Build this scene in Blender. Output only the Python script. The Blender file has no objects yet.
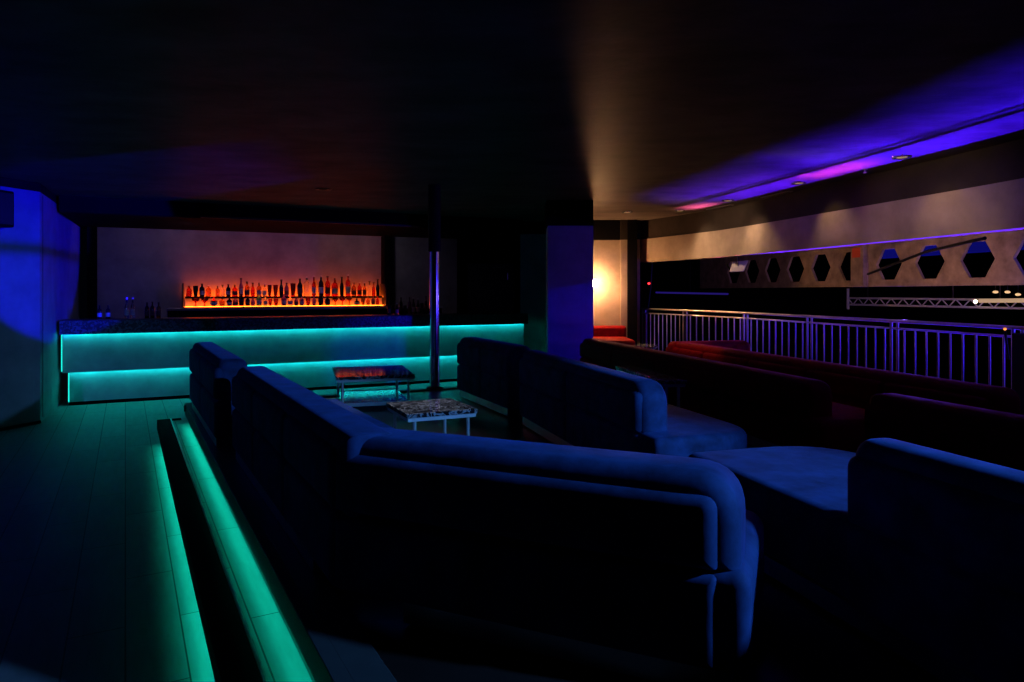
import bpy, bmesh, math, random
from mathutils import Vector, Matrix
random.seed(7)
PI = math.pi
SC = bpy.context.scene
COL = SC.collection
F, HZ, EYE = 683.0, 292.0, 1.6

# ------------------------------------------------------------------ helpers
def at(px, py, z):                      # ground plan point seen at a pixel, at a known height
    Y = (EYE - z) * F / (py - HZ)
    return Vector(((px - 512) / F * Y, Y))
def at_depth(px, py, Y):
    return Vector(((px - 512) / F * Y, Y, EYE - (py - HZ) / F * Y))

class Frame:
    """plan frame: origin, unit direction u, left normal v, up z"""
    def __init__(s, o, d):
        s.o = Vector((o[0], o[1])); s.u = Vector((d[0], d[1])).normalized()
        s.v = Vector((-s.u.y, s.u.x))
    def p(s, u, v, z=0.0):
        q = s.o + s.u * u + s.v * v
        return Vector((q.x, q.y, z))
WORLD = Frame((0, 0), (1, 0))

SOFT = {}
def link_mesh(name, bm, mat, root=None, sharp=None):
    me = bpy.data.meshes.new(name)
    if sharp is None: sharp = SOFT.pop(id(bm), 15)
    bmesh.ops.recalc_face_normals(bm, faces=bm.faces)
    if root is not None:
        bmesh.ops.translate(bm, verts=bm.verts, vec=-origin(root))
    bm.to_mesh(me); bm.free()
    for p in me.polygons: p.use_smooth = True
    me.set_sharp_from_angle(angle=math.radians(sharp))
    if isinstance(mat, (list, tuple)):
        for m in mat: me.materials.append(m)
    else:
        me.materials.append(mat)
    o = bpy.data.objects.new(name, me); COL.objects.link(o)
    if root is not None: o.parent = root
    return o
def origin(o):
    v = Vector((0, 0, 0))
    while o is not None:
        v = v + Vector(o.location); o = o.parent
    return v
def thing(name, label, cat, loc, group=None):
    o = bpy.data.objects.new(name, None); COL.objects.link(o)
    o.location = loc; o.empty_display_size = .1
    return tag(o, label, cat, group)
def tag(o, label, cat, group=None, kind=None):
    o['label'] = label; o['category'] = cat
    if group: o['group'] = group
    if kind: o['kind'] = kind
    return o
def struct(name, bm, mat, label=None, cat=None, root=None):
    o = link_mesh(name, bm, mat, root)
    if root is None:
        o['kind'] = 'structure'
        if label: o['label'] = label
        if cat: o['category'] = cat
    return o
def ordinal(i):
    w = ['first','second','third','fourth','fifth','sixth','seventh','eighth','ninth','tenth','eleventh','twelfth','thirteenth',
         'fourteenth','fifteenth','sixteenth','seventeenth','eighteenth','nineteenth','twentieth']
    if i < 20: return w[i]
    t = {2: 'twenty', 3: 'thirty', 4: 'forty'}[(i + 1) // 10]
    return {20: 'twentieth', 30: 'thirtieth', 40: 'fortieth'}[i + 1] if (i + 1) % 10 == 0 else t + '-' + w[(i + 1) % 10 - 1]

def NB(): return bmesh.new()
def add_prism(bm, pts, bevel=0.0, seg=3, caps=True):
    """pts: two equal rings of Vectors (bottom, top)."""
    a = [bm.verts.new(p) for p in pts[0]]; b = [bm.verts.new(p) for p in pts[1]]
    n = len(a); fs = []
    f0 = bm.faces.new(list(reversed(a))); f1 = bm.faces.new(b)
    for i in range(n):
        fs.append(bm.faces.new((a[i], a[(i + 1) % n], b[(i + 1) % n], b[i])))
    if bevel > 0:
        ed = set(f0.edges) | set(f1.edges)
        if n <= 6:
            for f in fs: ed |= set(f.edges)
        bmesh.ops.bevel(bm, geom=list(ed), offset=bevel, segments=seg, profile=.5, affect='EDGES', clamp_overlap=True)
def box(bm, fr, u0, u1, v0, v1, z0, z1, bevel=0.0, seg=3):
    q = [(u0, v0), (u1, v0), (u1, v1), (u0, v1)]
    add_prism(bm, ([fr.p(u, v, z0) for u, v in q], [fr.p(u, v, z1) for u, v in q]), bevel, seg)
def poly(bm, fr, pts, z0, z1, bevel=0.0, seg=3):
    add_prism(bm, ([fr.p(u, v, z0) for u, v in pts], [fr.p(u, v, z1) for u, v in pts]), bevel, seg)
def upright(bm, fr, pts, v0, v1, bevel=0.0, seg=3):
    """pts in the (u, z) plane, extruded along v"""
    add_prism(bm, ([fr.p(u, v0, z) for u, z in pts], [fr.p(u, v1, z) for u, z in pts]), bevel, seg)
def rounded(pts, radii, seg=6):
    out = []; n = len(pts)
    for i, p in enumerate(pts):
        r = radii[i]; p = Vector(p)
        if r <= 0: out.append((p.x, p.y)); continue
        a = (Vector(pts[i - 1]) - p); b = (Vector(pts[(i + 1) % n]) - p)
        la, lb = a.length, b.length; a.normalize(); b.normalize()
        ang = a.angle(b); t = min(r / math.tan(ang / 2), la * .49, lb * .49)
        p0, p1 = p + a * t, p + b * t
        for k in range(seg + 1):
            s = k / seg
            q = p0 * (1 - s) ** 2 + p * 2 * s * (1 - s) + p1 * s * s
            out.append((q.x, q.y))
    return out
def puff(bm, place, pts, radii, h0, h1, b, seg=6, n=6):
    """soft upholstered block: convex outline with rounded corners, rims rounded by b; place(x, y, h) -> Vector"""
    SOFT[id(bm)] = 60
    area = sum(pts[i - 1][0] * pts[i][1] - pts[i][0] * pts[i - 1][1] for i in range(len(pts)))
    if area < 0: pts = list(reversed(pts)); radii = list(reversed(radii))
    P = [Vector(p) for p in pts]; m = len(P)
    def inset(d):
        out = []
        for i in range(m):
            e0 = (P[i] - P[i - 1]).normalized(); e1 = (P[(i + 1) % m] - P[i]).normalized()
            n0 = Vector((-e0.y, e0.x)); n1 = Vector((-e1.y, e1.x))
            k = d / max(.2, 1 + n0.dot(n1))
            out.append(tuple(P[i] + (n0 + n1) * k))
        return rounded(out, [max(r - d, .004) for r in radii], seg)
    lev = []
    for k in range(n + 1):
        t = PI / 2 * k / n; lev.append((b * (1 - math.sin(t)), h0 + b * (1 - math.cos(t))))
    for k in range(n + 1):
        t = PI / 2 * k / n; lev.append((b * (1 - math.cos(t)), h1 - b * (1 - math.sin(t))))
    rings = [[bm.verts.new(place(x, y, h)) for x, y in inset(d)] for d, h in lev]
    for a, c in zip(rings, rings[1:]):
        q = len(a)
        for i in range(q): bm.faces.new((a[i], a[(i + 1) % q], c[(i + 1) % q], c[i]))
    bm.faces.new(list(reversed(rings[0]))); bm.faces.new(rings[-1])
def tube(bm, pts, r, seg=10, closed=False):
    SOFT[id(bm)] = 60
    pts = [Vector(p) for p in pts]; rings = []
    n = len(pts)
    for i, p in enumerate(pts):
        d = (pts[min(i + 1, n - 1)] - pts[max(i - 1, 0)]).normalized()
        h = Vector((0, 0, 1)) if abs(d.z) < .9 else Vector((1, 0, 0))
        x = d.cross(h).normalized(); y = d.cross(x).normalized()
        rings.append([bm.verts.new(p + x * r * math.cos(2 * PI * k / seg) + y * r * math.sin(2 * PI * k / seg)) for k in range(seg)])
    for a, b in zip(rings, rings[1:]):
        for k in range(seg): bm.faces.new((a[k], a[(k + 1) % seg], b[(k + 1) % seg], b[k]))
    bm.faces.new(list(reversed(rings[0]))); bm.faces.new(rings[-1])
def lathe(bm, prof, c=(0, 0, 0), seg=20):
    """prof: (r, z) list"""
    SOFT[id(bm)] = 40
    c = Vector(c); rings = []
    for r, z in prof:
        if r < 1e-5: rings.append([bm.verts.new(c + Vector((0, 0, z)))])
        else: rings.append([bm.verts.new(c + Vector((r * math.cos(2 * PI * k / seg), r * math.sin(2 * PI * k / seg), z))) for k in range(seg)])
    for a, b in zip(rings, rings[1:]):
        if len(a) == 1 and len(b) == 1: continue
        for k in range(seg):
            k2 = (k + 1) % seg
            if len(a) == 1: bm.faces.new((a[0], b[k2], b[k]))
            elif len(b) == 1: bm.faces.new((a[k], a[k2], b[0]))
            else: bm.faces.new((a[k], a[k2], b[k2], b[k]))
    if len(rings[0]) > 1: bm.faces.new(list(reversed(rings[0])))
    if len(rings[-1]) > 1: bm.faces.new(rings[-1])
def sweep(bm, path, o0, o1, z0, z1):
    """rectangular section along a plan path; offsets measured to the right-hand outer side"""
    rings = []
    n = len(path)
    for i, p in enumerate(path):
        d = (path[min(i + 1, n - 1)] - path[max(i - 1, 0)]).normalized()
        nrm = Vector((d.y, -d.x)) * -1           # path runs towards the camera: outer side is +x
        if nrm.x < 0: nrm = -nrm
        a, b = p + nrm * o0, p + nrm * o1
        rings.append([bm.verts.new((a.x, a.y, z0)), bm.verts.new((b.x, b.y, z0)), bm.verts.new((b.x, b.y, z1)), bm.verts.new((a.x, a.y, z1))])
    for a, b in zip(rings, rings[1:]):
        for k in range(4): bm.faces.new((a[k], a[(k + 1) % 4], b[(k + 1) % 4], b[k]))
    bm.faces.new(list(reversed(rings[0]))); bm.faces.new(rings[-1])

# ------------------------------------------------------------------ materials
def mat(name, col, rough=.6, metal=0., var=0., scale=4., bump=0., bscale=None, sheen=0., spec=.5, alpha=None, trans=0., coat=0., emit=None, estr=0., stretch=(1, 1, 1), detail=5):
    m = bpy.data.materials.new(name); m.use_nodes = True
    nt = m.node_tree; N = nt.nodes; L = nt.links
    b = N['Principled BSDF']
    b.inputs['Base Color'].default_value = (*col, 1); b.inputs['Roughness'].default_value = rough
    b.inputs['Metallic'].default_value = metal; b.inputs['Specular IOR Level'].default_value = spec
    if sheen: b.inputs['Sheen Weight'].default_value = sheen; b.inputs['Sheen Roughness'].default_value = .4; b.inputs['Sheen Tint'].default_value = (*[c / max(col) for c in col], 1)
    if trans: b.inputs['Transmission Weight'].default_value = trans
    if coat: b.inputs['Coat Weight'].default_value = coat
    if emit: b.inputs['Emission Color'].default_value = (*emit, 1); b.inputs['Emission Strength'].default_value = estr
    if var or bump:
        tc = N.new('ShaderNodeTexCoord'); mp = N.new('ShaderNodeMapping'); mp.inputs['Scale'].default_value = stretch
        L.new(tc.outputs['Object'], mp.inputs['Vector'])
        nz = N.new('ShaderNodeTexNoise'); nz.inputs['Scale'].default_value = scale; nz.inputs['Detail'].default_value = detail; nz.inputs['Roughness'].default_value = .6
        L.new(mp.outputs['Vector'], nz.inputs['Vector'])
        if var:
            rp = N.new('ShaderNodeValToRGB')
            rp.color_ramp.elements[0].position = .3; rp.color_ramp.elements[1].position = .7
            rp.color_ramp.elements[0].color = (*[max(0, c * (1 - var)) for c in col], 1)
            rp.color_ramp.elements[1].color = (*[min(1, c * (1 + var)) for c in col], 1)
            L.new(nz.outputs['Fac'], rp.inputs['Fac']); L.new(rp.outputs['Color'], b.inputs['Base Color'])
        if bump:
            n2 = nz
            if bscale:
                n2 = N.new('ShaderNodeTexNoise'); n2.inputs['Scale'].default_value = bscale; n2.inputs['Detail'].default_value = 4
                L.new(mp.outputs['Vector'], n2.inputs['Vector'])
            bp = N.new('ShaderNodeBump'); bp.inputs['Strength'].default_value = bump; bp.inputs['Distance'].default_value = .01
            L.new(n2.outputs['Fac'], bp.inputs['Height']); L.new(bp.outputs['Normal'], b.inputs['Normal'])
    return m
def glow(name, col, strength):
    m = bpy.data.materials.new(name); m.use_nodes = True
    nt = m.node_tree; nt.nodes.remove(nt.nodes['Principled BSDF'])
    e = nt.nodes.new('ShaderNodeEmission'); e.inputs['Color'].default_value = (*col, 1); e.inputs['Strength'].default_value = strength
    nt.links.new(e.outputs[0], nt.nodes['Material Output'].inputs['Surface'])
    return m

STEP_DIR = Vector((.4925, -.870))                   # the step edges run this way, towards the camera
def plank_material():
    m = bpy.data.materials.new('plank tiles'); m.use_nodes = True
    nt = m.node_tree; N = nt.nodes; L = nt.links; b = N['Principled BSDF']
    tc = N.new('ShaderNodeTexCoord'); mp = N.new('ShaderNodeMapping')
    mp.inputs['Rotation'].default_value = (0, 0, -math.atan2(STEP_DIR.y, STEP_DIR.x))
    L.new(tc.outputs['Object'], mp.inputs['Vector'])
    br = N.new('ShaderNodeTexBrick'); br.inputs['Scale'].default_value = 1.0
    br.inputs['Brick Width'].default_value = 1.25; br.inputs['Row Height'].default_value = .235; br.inputs['Mortar Size'].default_value = .004; br.inputs['Mortar Smooth'].default_value = .2
    br.inputs['Color1'].default_value = (.16, .16, .16, 1); br.inputs['Color2'].default_value = (.2, .2, .2, 1); br.inputs['Mortar'].default_value = (.03, .03, .03, 1)
    L.new(mp.outputs['Vector'], br.inputs['Vector'])
    nz = N.new('ShaderNodeTexNoise'); nz.inputs['Scale'].default_value = 5; nz.inputs['Detail'].default_value = 6
    m2 = N.new('ShaderNodeMapping'); m2.inputs['Scale'].default_value = (.7, 4, 1); L.new(mp.outputs['Vector'], m2.inputs['Vector']); L.new(m2.outputs['Vector'], nz.inputs['Vector'])
    mx = N.new('ShaderNodeMix'); mx.data_type = 'RGBA'; mx.blend_type = 'MULTIPLY'; mx.inputs['Factor'].default_value = .6
    L.new(br.outputs['Color'], mx.inputs['A']); L.new(nz.outputs['Color'], mx.inputs['B'])
    hs = N.new('ShaderNodeHueSaturation'); hs.inputs['Saturation'].default_value = 0; hs.inputs['Value'].default_value = 1.5
    L.new(mx.outputs['Result'], hs.inputs['Color']); L.new(hs.outputs['Color'], b.inputs['Base Color'])
    b.inputs['Roughness'].default_value = .5; b.inputs['Specular IOR Level'].default_value = .25
    bp = N.new('ShaderNodeBump'); bp.inputs['Strength'].default_value = .25; bp.inputs['Distance'].default_value = .004
    L.new(br.outputs['Fac'], bp.inputs['Height']); bp.invert = True; L.new(bp.outputs['Normal'], b.inputs['Normal'])
    return m
def marble_material():
    m = bpy.data.materials.new('black marble'); m.use_nodes = True
    nt = m.node_tree; N = nt.nodes; L = nt.links; b = N['Principled BSDF']
    tc = N.new('ShaderNodeTexCoord')
    nz = N.new('ShaderNodeTexNoise'); nz.inputs['Scale'].default_value = 8; nz.inputs['Detail'].default_value = 8; nz.inputs['Distortion'].default_value = 2.2
    L.new(tc.outputs['Object'], nz.inputs['Vector'])
    rp = N.new('ShaderNodeValToRGB'); e = rp.color_ramp.elements
    e[0].position = .44; e[0].color = (.012, .012, .015, 1); e[1].position = .5; e[1].color = (.4, .4, .43, 1)
    x = e.new(.56); x.color = (.02, .02, .024, 1)
    L.new(nz.outputs['Fac'], rp.inputs['Fac']); L.new(rp.outputs['Color'], b.inputs['Base Color'])
    b.inputs['Roughness'].default_value = .08
    return m
def terrazzo_material():
    m = bpy.data.materials.new('speckled stone'); m.use_nodes = True
    nt = m.node_tree; N = nt.nodes; L = nt.links; b = N['Principled BSDF']
    tc = N.new('ShaderNodeTexCoord'); vo = N.new('ShaderNodeTexVoronoi'); vo.inputs['Scale'].default_value = 42
    L.new(tc.outputs['Object'], vo.inputs['Vector'])
    rp = N.new('ShaderNodeValToRGB'); e = rp.color_ramp.elements
    e[0].position = .35; e[0].color = (.03, .03, .033, 1); e[1].position = .8; e[1].color = (.13, .125, .13, 1)
    s = N.new('ShaderNodeSeparateColor'); L.new(vo.outputs['Color'], s.inputs[0]); L.new(s.outputs[0], rp.inputs['Fac'])
    L.new(rp.outputs['Color'], b.inputs['Base Color']); b.inputs['Roughness'].default_value = .35
    return m

M_FLOOR = plank_material(); M_MARBLE = marble_material(); M_TERR = terrazzo_material()
M_BLUE = mat('blue velvet', (.017, .042, .135), .8, spec=.2, var=.55, scale=7, sheen=.25, bump=.3, bscale=11)
M_RED = mat('red velvet', (.30, .003, .003), .8, spec=.15, var=.3, scale=14, sheen=.1, bump=.3, bscale=11)
M_BLACK = mat('black paint', (.005, .005, .006), .75, spec=.03, var=.2, scale=3)
M_CEIL = mat('dark ceiling paint', (.085, .072, .063), .5, spec=.02, var=.5, scale=1.5, bump=.6, bscale=4, stretch=(1, 1.6, 1))
M_FASCIA = mat('dark fascia plaster', (.03, .024, .02), .8, spec=.1, var=.25, scale=2)
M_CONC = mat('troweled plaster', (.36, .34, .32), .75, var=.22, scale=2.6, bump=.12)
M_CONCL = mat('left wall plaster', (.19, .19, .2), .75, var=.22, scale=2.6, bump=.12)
M_CONC2 = mat('beige plaster', (.27, .215, .165), .75, var=.28, scale=2.4, bump=.12, detail=8)
M_PANEL = mat('bar panel plaster', (.27, .33, .38), .6, var=.2, scale=3.2, bump=.08)
M_BEAM = mat('raw concrete', (.36, .27, .19), .85, var=.4, scale=5, bump=.35, detail=9)
M_PLATF = mat('platform tile', (.022, .014, .012), .28, spec=.5, var=.25, scale=2.2)
M_PLINTH = mat('satin kick plate', (.5, .5, .5), .3, metal=.9, var=.1, scale=3)
M_NOSE = mat('grey step edge', (.05, .055, .055), .5, var=.2, scale=6)
M_BRASS = mat('metal edge', (.5, .52, .45), .3, metal=1)
M_TLEG = mat('satin chrome', (.72, .72, .75), .35, metal=.6)
M_CHROME = mat('chrome', (.75, .75, .77), .14, metal=1)
M_TRUSS = mat('painted truss tube', (.6, .6, .65), .5)
M_BALU = mat('satin rail steel', (.5, .5, .55), .38, metal=.9)
M_STEEL = mat('brushed steel', (.55, .55, .6), .28, metal=1)
M_DARKMET = mat('dark metal', (.05, .05, .055), .4, metal=.8)
M_DOOR = mat('dark door', (.012, .012, .014), .4, var=.2, scale=3)
M_TEAL = glow('teal light strip', (.008, .82, .76), 18)
M_TEALDIM = glow('teal end strip', (.012, .86, .74), 1.3)
M_STEPTEAL = glow('green teal light strip', (.004, .78, .54), 17)
M_LAMP = glow('warm globe', (1., .47, .2), 640)
M_DOWN = glow('downlight disc', (1., .6, .3), .35)
M_DISPLAY = glow('amber light panel', (1., .105, .008), 20)
M_DISPLOW = glow('lower amber panel', (1., .13, .010), 12)
M_RISER = mat('riser board', (.4, .36, .33), .6, var=.1)
M_TUBE = glow('warm tube', (1., .62, .38), .45)
M_TUBEHOT = glow('hot lamp', (1., .75, .5), 12)
M_DOT = glow('small warm lamp', (1., .6, .3), .9)
M_ORANGE = glow('orange lamp', (1., .3, .05), 1.5)
M_REDDOT = glow('red lamp', (1., .02, .03), 5)
M_PURPLE = glow('painted purple highlight', (.22, .04, .9), .9)  # glow that paints a highlight on the band's edge
M_BLUEPANEL = glow('deep blue panel', (.01, .01, .4), .28)
M_BLUELINE = glow('blue light line', (.06, .03, .5), .22)
M_SIGN = mat('red sign', (.5, .04, .02), .5, emit=(1, .1, .03), estr=.06)

# ------------------------------------------------------------------ camera
cd = bpy.data.cameras.new('camera'); cam = bpy.data.objects.new('camera', cd); COL.objects.link(cam)
cam.location = (0, 0, EYE); cam.rotation_euler = (PI / 2, 0, 0)
cd.sensor_width = 36; cd.lens = F / 1024 * 36; cd.shift_y = -(341 - HZ) / 1024
cd.clip_start = .05; SC.camera = cam

# ------------------------------------------------------------------ room shell
CEIL = 2.93
def catmull(pts, n=8):
    pts = [Vector(p) for p in pts]; out = []
    for i in range(len(pts) - 1):
        p0 = pts[max(i - 1, 0)]; p1 = pts[i]; p2 = pts[i + 1]; p3 = pts[min(i + 2, len(pts) - 1)]
        for k in range(n):
            t = k / n
            out.append(.5 * ((2 * p1) + (p2 - p0) * t + (2 * p0 - 5 * p1 + 4 * p2 - p3) * t * t + (3 * p1 - p0 - 3 * p2 + p3) * t ** 3))
    out.append(pts[-1]); return out
RW = catmull([(2.38, 12.8), (3.05, 11.42), (3.45, 10.3), (4.12, 7.3), (4.40, 5.87), (4.6, 4.3), (4.75, 2.0), (4.85, -2.5)])

bm = NB(); box(bm, WORLD, -9, 5.3, -2.5, 15.5, -.12, 0); struct('floor', bm, M_FLOOR)
bm = NB(); box(bm, WORLD, -9, 5.3, -2.5, 15.5, CEIL, CEIL + .12); struct('ceiling', bm, M_CEIL)

# platform and steps
EO = Vector((-.71, 2.45)); TR = .259
fs = Frame(EO, -STEP_DIR)                            # u runs away from the camera, v to the left
U0, U1 = -5.0, 5.62
far = [at(184, 404, .4), at(455, 387, .4)]
fd = (far[1] - far[0]).normalized()
pe = far[0] + fd * 4.6
outer = [p + Vector((.16, .0)) for p in RW]
pl = [fs.p(U0, 0).xy, fs.p(U1, 0).xy, pe, Vector((pe.x + .05, 13.1)), Vector((2.38, 13.1))]
ring = pl + outer
ring = [p for p in ring]
bm = NB(); add_prism(bm, ([Vector((p.x, p.y, .02)) for p in ring], [Vector((p.x, p.y, .39)) for p in ring]))
struct('floor_platform', bm, M_PLATF)
nx = .035
bm = NB(); box(bm, fs, U0, U1 + .03, -.14, -.02, .335, .402, .004, 2); box(bm, fs, U0, U1 + .03, nx - .01, nx - .003, .285, .402, .003, 1); box(bm, fs, U0, U1 + .03, -.025, nx - .005, .34, .4015); struct('trim_1', bm, M_NOSE, 'grey edge of the seating platform above the upper step', 'edge trim')
# dark trim around the far platform edge
ff = Frame(far[0], fd)
bm = NB(); box(bm, ff, .0, 4.6, -.12, .03, .335, .403, .006, 2); struct('trim_2', bm, M_NOSE)
# step
bm = NB(); box(bm, fs, U0, U1 + .28, 0.0, TR, .002, .19); struct('floor_step', bm, M_FLOOR)
bm = NB(); box(bm, fs, U0, U1 + .31, TR - .10, TR + .025, .15, .204, .004, 2); box(bm, fs, U0, U1 + .31, TR + .023, TR + .03, .10, .204, .003, 1); struct('trim_3', bm, M_BLACK, 'black edge of the lower step', 'edge trim')
bm = NB(); box(bm, fs, U0, U1 + .31, TR - .112, TR - .1005, .185, .2055); struct('trim_4', bm, M_BRASS)
bm = NB(); box(bm, fs, U1 + .24, U1 + .31, .05, TR - .115, .13, .204, .005, 2); struct('trim_5', bm, M_BLACK)
# light strips under the nosings
bm = NB(); box(bm, fs, U0, U1 - .12, TR + .001, TR + .022, .113, .119)
tag(link_mesh('light_strip', bm, M_STEPTEAL), 'teal light strip under the black edge of the lower step', 'light strip', 'step light strips')
bm = NB(); box(bm, fs, U0, U1 - .05, .001, .022, .296, .302)
tag(link_mesh('light_strip', bm, M_STEPTEAL), 'teal light strip under the grey platform edge, lighting the upper tread', 'light strip', 'step light strips')

# left wall: two faces with a corner
LC = at(40, 423.2, 0); LN = LC + (at(0, 431, 0) - LC).normalized() * 6.5
LF = LC + (Vector((-6.24, 9.33)) - LC).normalized() * 3.62
def wall(name, a, b, z0, z1, t, m, **kw):
    fr = Frame(a, b - a); bm = NB(); box(bm, fr, 0, (b - a).length, 0, t, z0, z1); return struct(name, bm, m, **kw)
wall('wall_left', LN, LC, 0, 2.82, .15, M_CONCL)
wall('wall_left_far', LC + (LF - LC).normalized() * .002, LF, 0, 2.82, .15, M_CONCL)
wall('trim_6', LN, LC, 2.82, CEIL, .15, M_BLACK); wall('trim_7', LC, LF, 2.82, CEIL, .15, M_BLACK)
wall('baseboard_left', LN + Vector((.012, 0)), LC + Vector((.012, 0)), 0, .035, .012, M_BLACK)
fl = Frame(LN, LC - LN); lw = (LC - LN).length
# flush hatch panel in the left wall
bm = NB(); box(bm, fl, lw - 2.4, lw - .09, -.012, 0, .06, .95, .004, 2)
tag(link_mesh('wall_hatch', bm, M_CONCL), 'flush pale plaster hatch low in the left wall beside the steps', 'hatch')
f2 = Frame(LC, LF - LC)
bm = NB(); box(bm, f2, .17, .18, -.004, 0, .05, 2.8); struct('trim_8', bm, M_BLACK)
# wall speaker
ps = fl.p(lw - .78, 0)
sp = thing('wall_speaker', 'black box speaker hung high on the left wall', 'speaker', (ps.x, ps.y, 2.35))
fsp = Frame(ps.xy, LC - LN)
bm = NB(); box(bm, fsp, -.26, .26, -.27, -.04, 2.33, 2.74, .02, 3); cab = link_mesh('cabinet', bm, M_BLACK, sp)
bm = NB(); box(bm, fsp, -.23, .23, -.282, -.271, 2.36, 2.71, .004, 1); link_mesh('grille', bm, M_DARKMET, sp)
bm = NB(); box(bm, fsp, -.05, .05, -.04, -.001, 2.45, 2.62, .004, 1); link_mesh('bracket', bm, M_DARKMET, sp)

# ------------------------------------------------------------------ the bar
B0, B1 = Vector((-6.235, 9.34)), Vector((.235, 12.58))
fb = Frame(B0, B1 - B0); BL = (B1 - B0).length + .07
bar = thing('bar_counter', 'long plaster bar counter lit by two teal light strips', 'bar', (B0.x, B0.y, 0))
bm = NB(); box(bm, fb, .035, BL, 0, .70, 1.035, 1.205, .008, 2); link_mesh('countertop', bm, M_TERR, bar)['label'] = 'speckled stone countertop'
bm = NB(); box(bm, fb, .06, BL - .02, .13, .66, .50, 1.03); link_mesh('upper_panel', bm, M_PANEL, bar)
bm = NB(); box(bm, fb, .06, BL - .02, .115, .14, .475, .505); link_mesh('ledge', bm, M_PANEL, bar)
bm = NB(); box(bm, fb, .12, BL - .04, .24, .66, .05, .498); link_mesh('lower_panel', bm, M_PANEL, bar)
bm = NB(); box(bm, fb, .12, BL - .04, .27, .66, 0.0, .048); link_mesh('toe_kick', bm, M_BLACK, bar)
bm = NB(); box(bm, fb, .036, BL, -.002, .012, 1.014, 1.05); link_mesh('counter_lip', bm, M_TERR, bar)
bm = NB(); box(bm, fb, .06, BL - .03, .07, .10, 1.024, 1.034); link_mesh('light_strip', bm, M_TEAL, bar)['label'] = 'upper teal light strip'
bm = NB(); box(bm, fb, .13, BL - .05, .175, .205, .487, .498); link_mesh('light_strip', bm, M_TEAL, bar)['label'] = 'lower teal light strip'
bm = NB(); box(bm, fb, .051, .062, .06, .085, .5, 1.018); link_mesh('end_strip', bm, M_TEALDIM, bar)
bm = NB(); box(bm, fb, .121, .132, .17, .195, .06, .482); link_mesh('end_strip', bm, M_TEALDIM, bar)

# bulkhead over the bar
bm = NB(); box(bm, fb, .03, BL - .1, .02, 2.6, 2.70, CEIL - .001); struct('beam_bulkhead', bm, M_BLACK)
bm = NB(); box(bm, fb, 1.8, 5.2, -.03, .018, 2.705, 2.735, .004, 2); struct('trim_9', bm, M_DARKMET)

# wall behind the bar
W0 = at(97, 600, 0); W0 = Vector((-7.02, 11.56)); W1 = Vector((-1.67, 13.9)); wd = (W1 - W0).normalized()
fw = Frame(W0, wd)                                   # v points away from the viewer
WL = (W1 - W0).length
bm = NB(); box(bm, fw, 0, WL + .58, 0, .12, 0, 2.70); struct('wall_back_bar', bm, M_CONC)
bm = NB(); box(bm, fw, -.14, -.002, -.06, .1, 0, 2.70); struct('column_dark', bm, M_BLACK)
def wall_u(px, off):                                 # distance along the back wall of a line of sight, off metres in front of it
    k = (px - 512) / F
    o = fw.o - fw.v * off
    return (k * o.y - o.x) / (fw.u.x - k * fw.u.y)
# back counter and lit display
bc = thing('back_counter', 'dark back counter below the lit bottle display', 'counter', tuple(fw.p(wall_u(165, .5), -.5, 0)))
ua, ub = wall_u(168, .5), wall_u(440, .5)
bm = NB(); box(bm, fw, ua, ub, -.62, -.02, .04, 1.285, .006, 2); link_mesh('body', bm, M_BLACK, bc)
bm = NB(); box(bm, fw, ua - .02, ub + .02, -.65, -.02, 1.286, 1.325, .006, 2); link_mesh('countertop', bm, M_PLINTH, bc)
ds = thing('bottle_display', 'two tiered bottle display glowing amber and red on the back counter', 'display shelf', tuple(fw.p(wall_u(186, .3), -.3, 1.325)))
da, db = min(wall_u(185, .48), wall_u(186.5, .15) - .05), max(wall_u(382, .48), wall_u(379.5, .15) + .05)
bm = NB(); box(bm, fw, da, db, -.52, -.05, 1.326, 1.34); link_mesh('base', bm, M_BLACK, ds)
bm = NB(); box(bm, fw, da + .03, db - .03, -.40, -.29, 1.34, 1.35); link_mesh('light_panel', bm, M_DISPLOW, ds)['label'] = 'lower glowing tier'
bm = NB(); box(bm, fw, da + .03, db - .03, -.285, -.03, 1.34, 1.50); link_mesh('riser', bm, M_RISER, ds)
bm = NB(); box(bm, fw, da + .03, db - .03, -.12, -.03, 1.501, 1.51); link_mesh('light_panel', bm, M_DISPLAY, ds)['label'] = 'upper glowing tier'
bm = NB(); box(bm, fw, da + .03, db - .03, -.289, -.27, 1.485, 1.522); link_mesh('shelf_edge', bm, M_BLACK, ds)
for uu in (da, db):
    q = rounded([(-.52, 1.34), (-.52, 1.76), (-.03, 1.76), (-.03, 1.34)], [0, .22, 0, 0])
    bm = NB(); a = [fw.p(uu - .012, v, z) for v, z in q]; b = [fw.p(uu + .012, v, z) for v, z in q]
    add_prism(bm, (a, b)); link_mesh('side_panel', bm, M_DARKMET, ds)
bm = NB(); box(bm, fw, db + .014 , wall_u(388, .25), -.3, -.001, 1.326, 2.69); struct('column_display', bm, M_BLACK)

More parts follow.
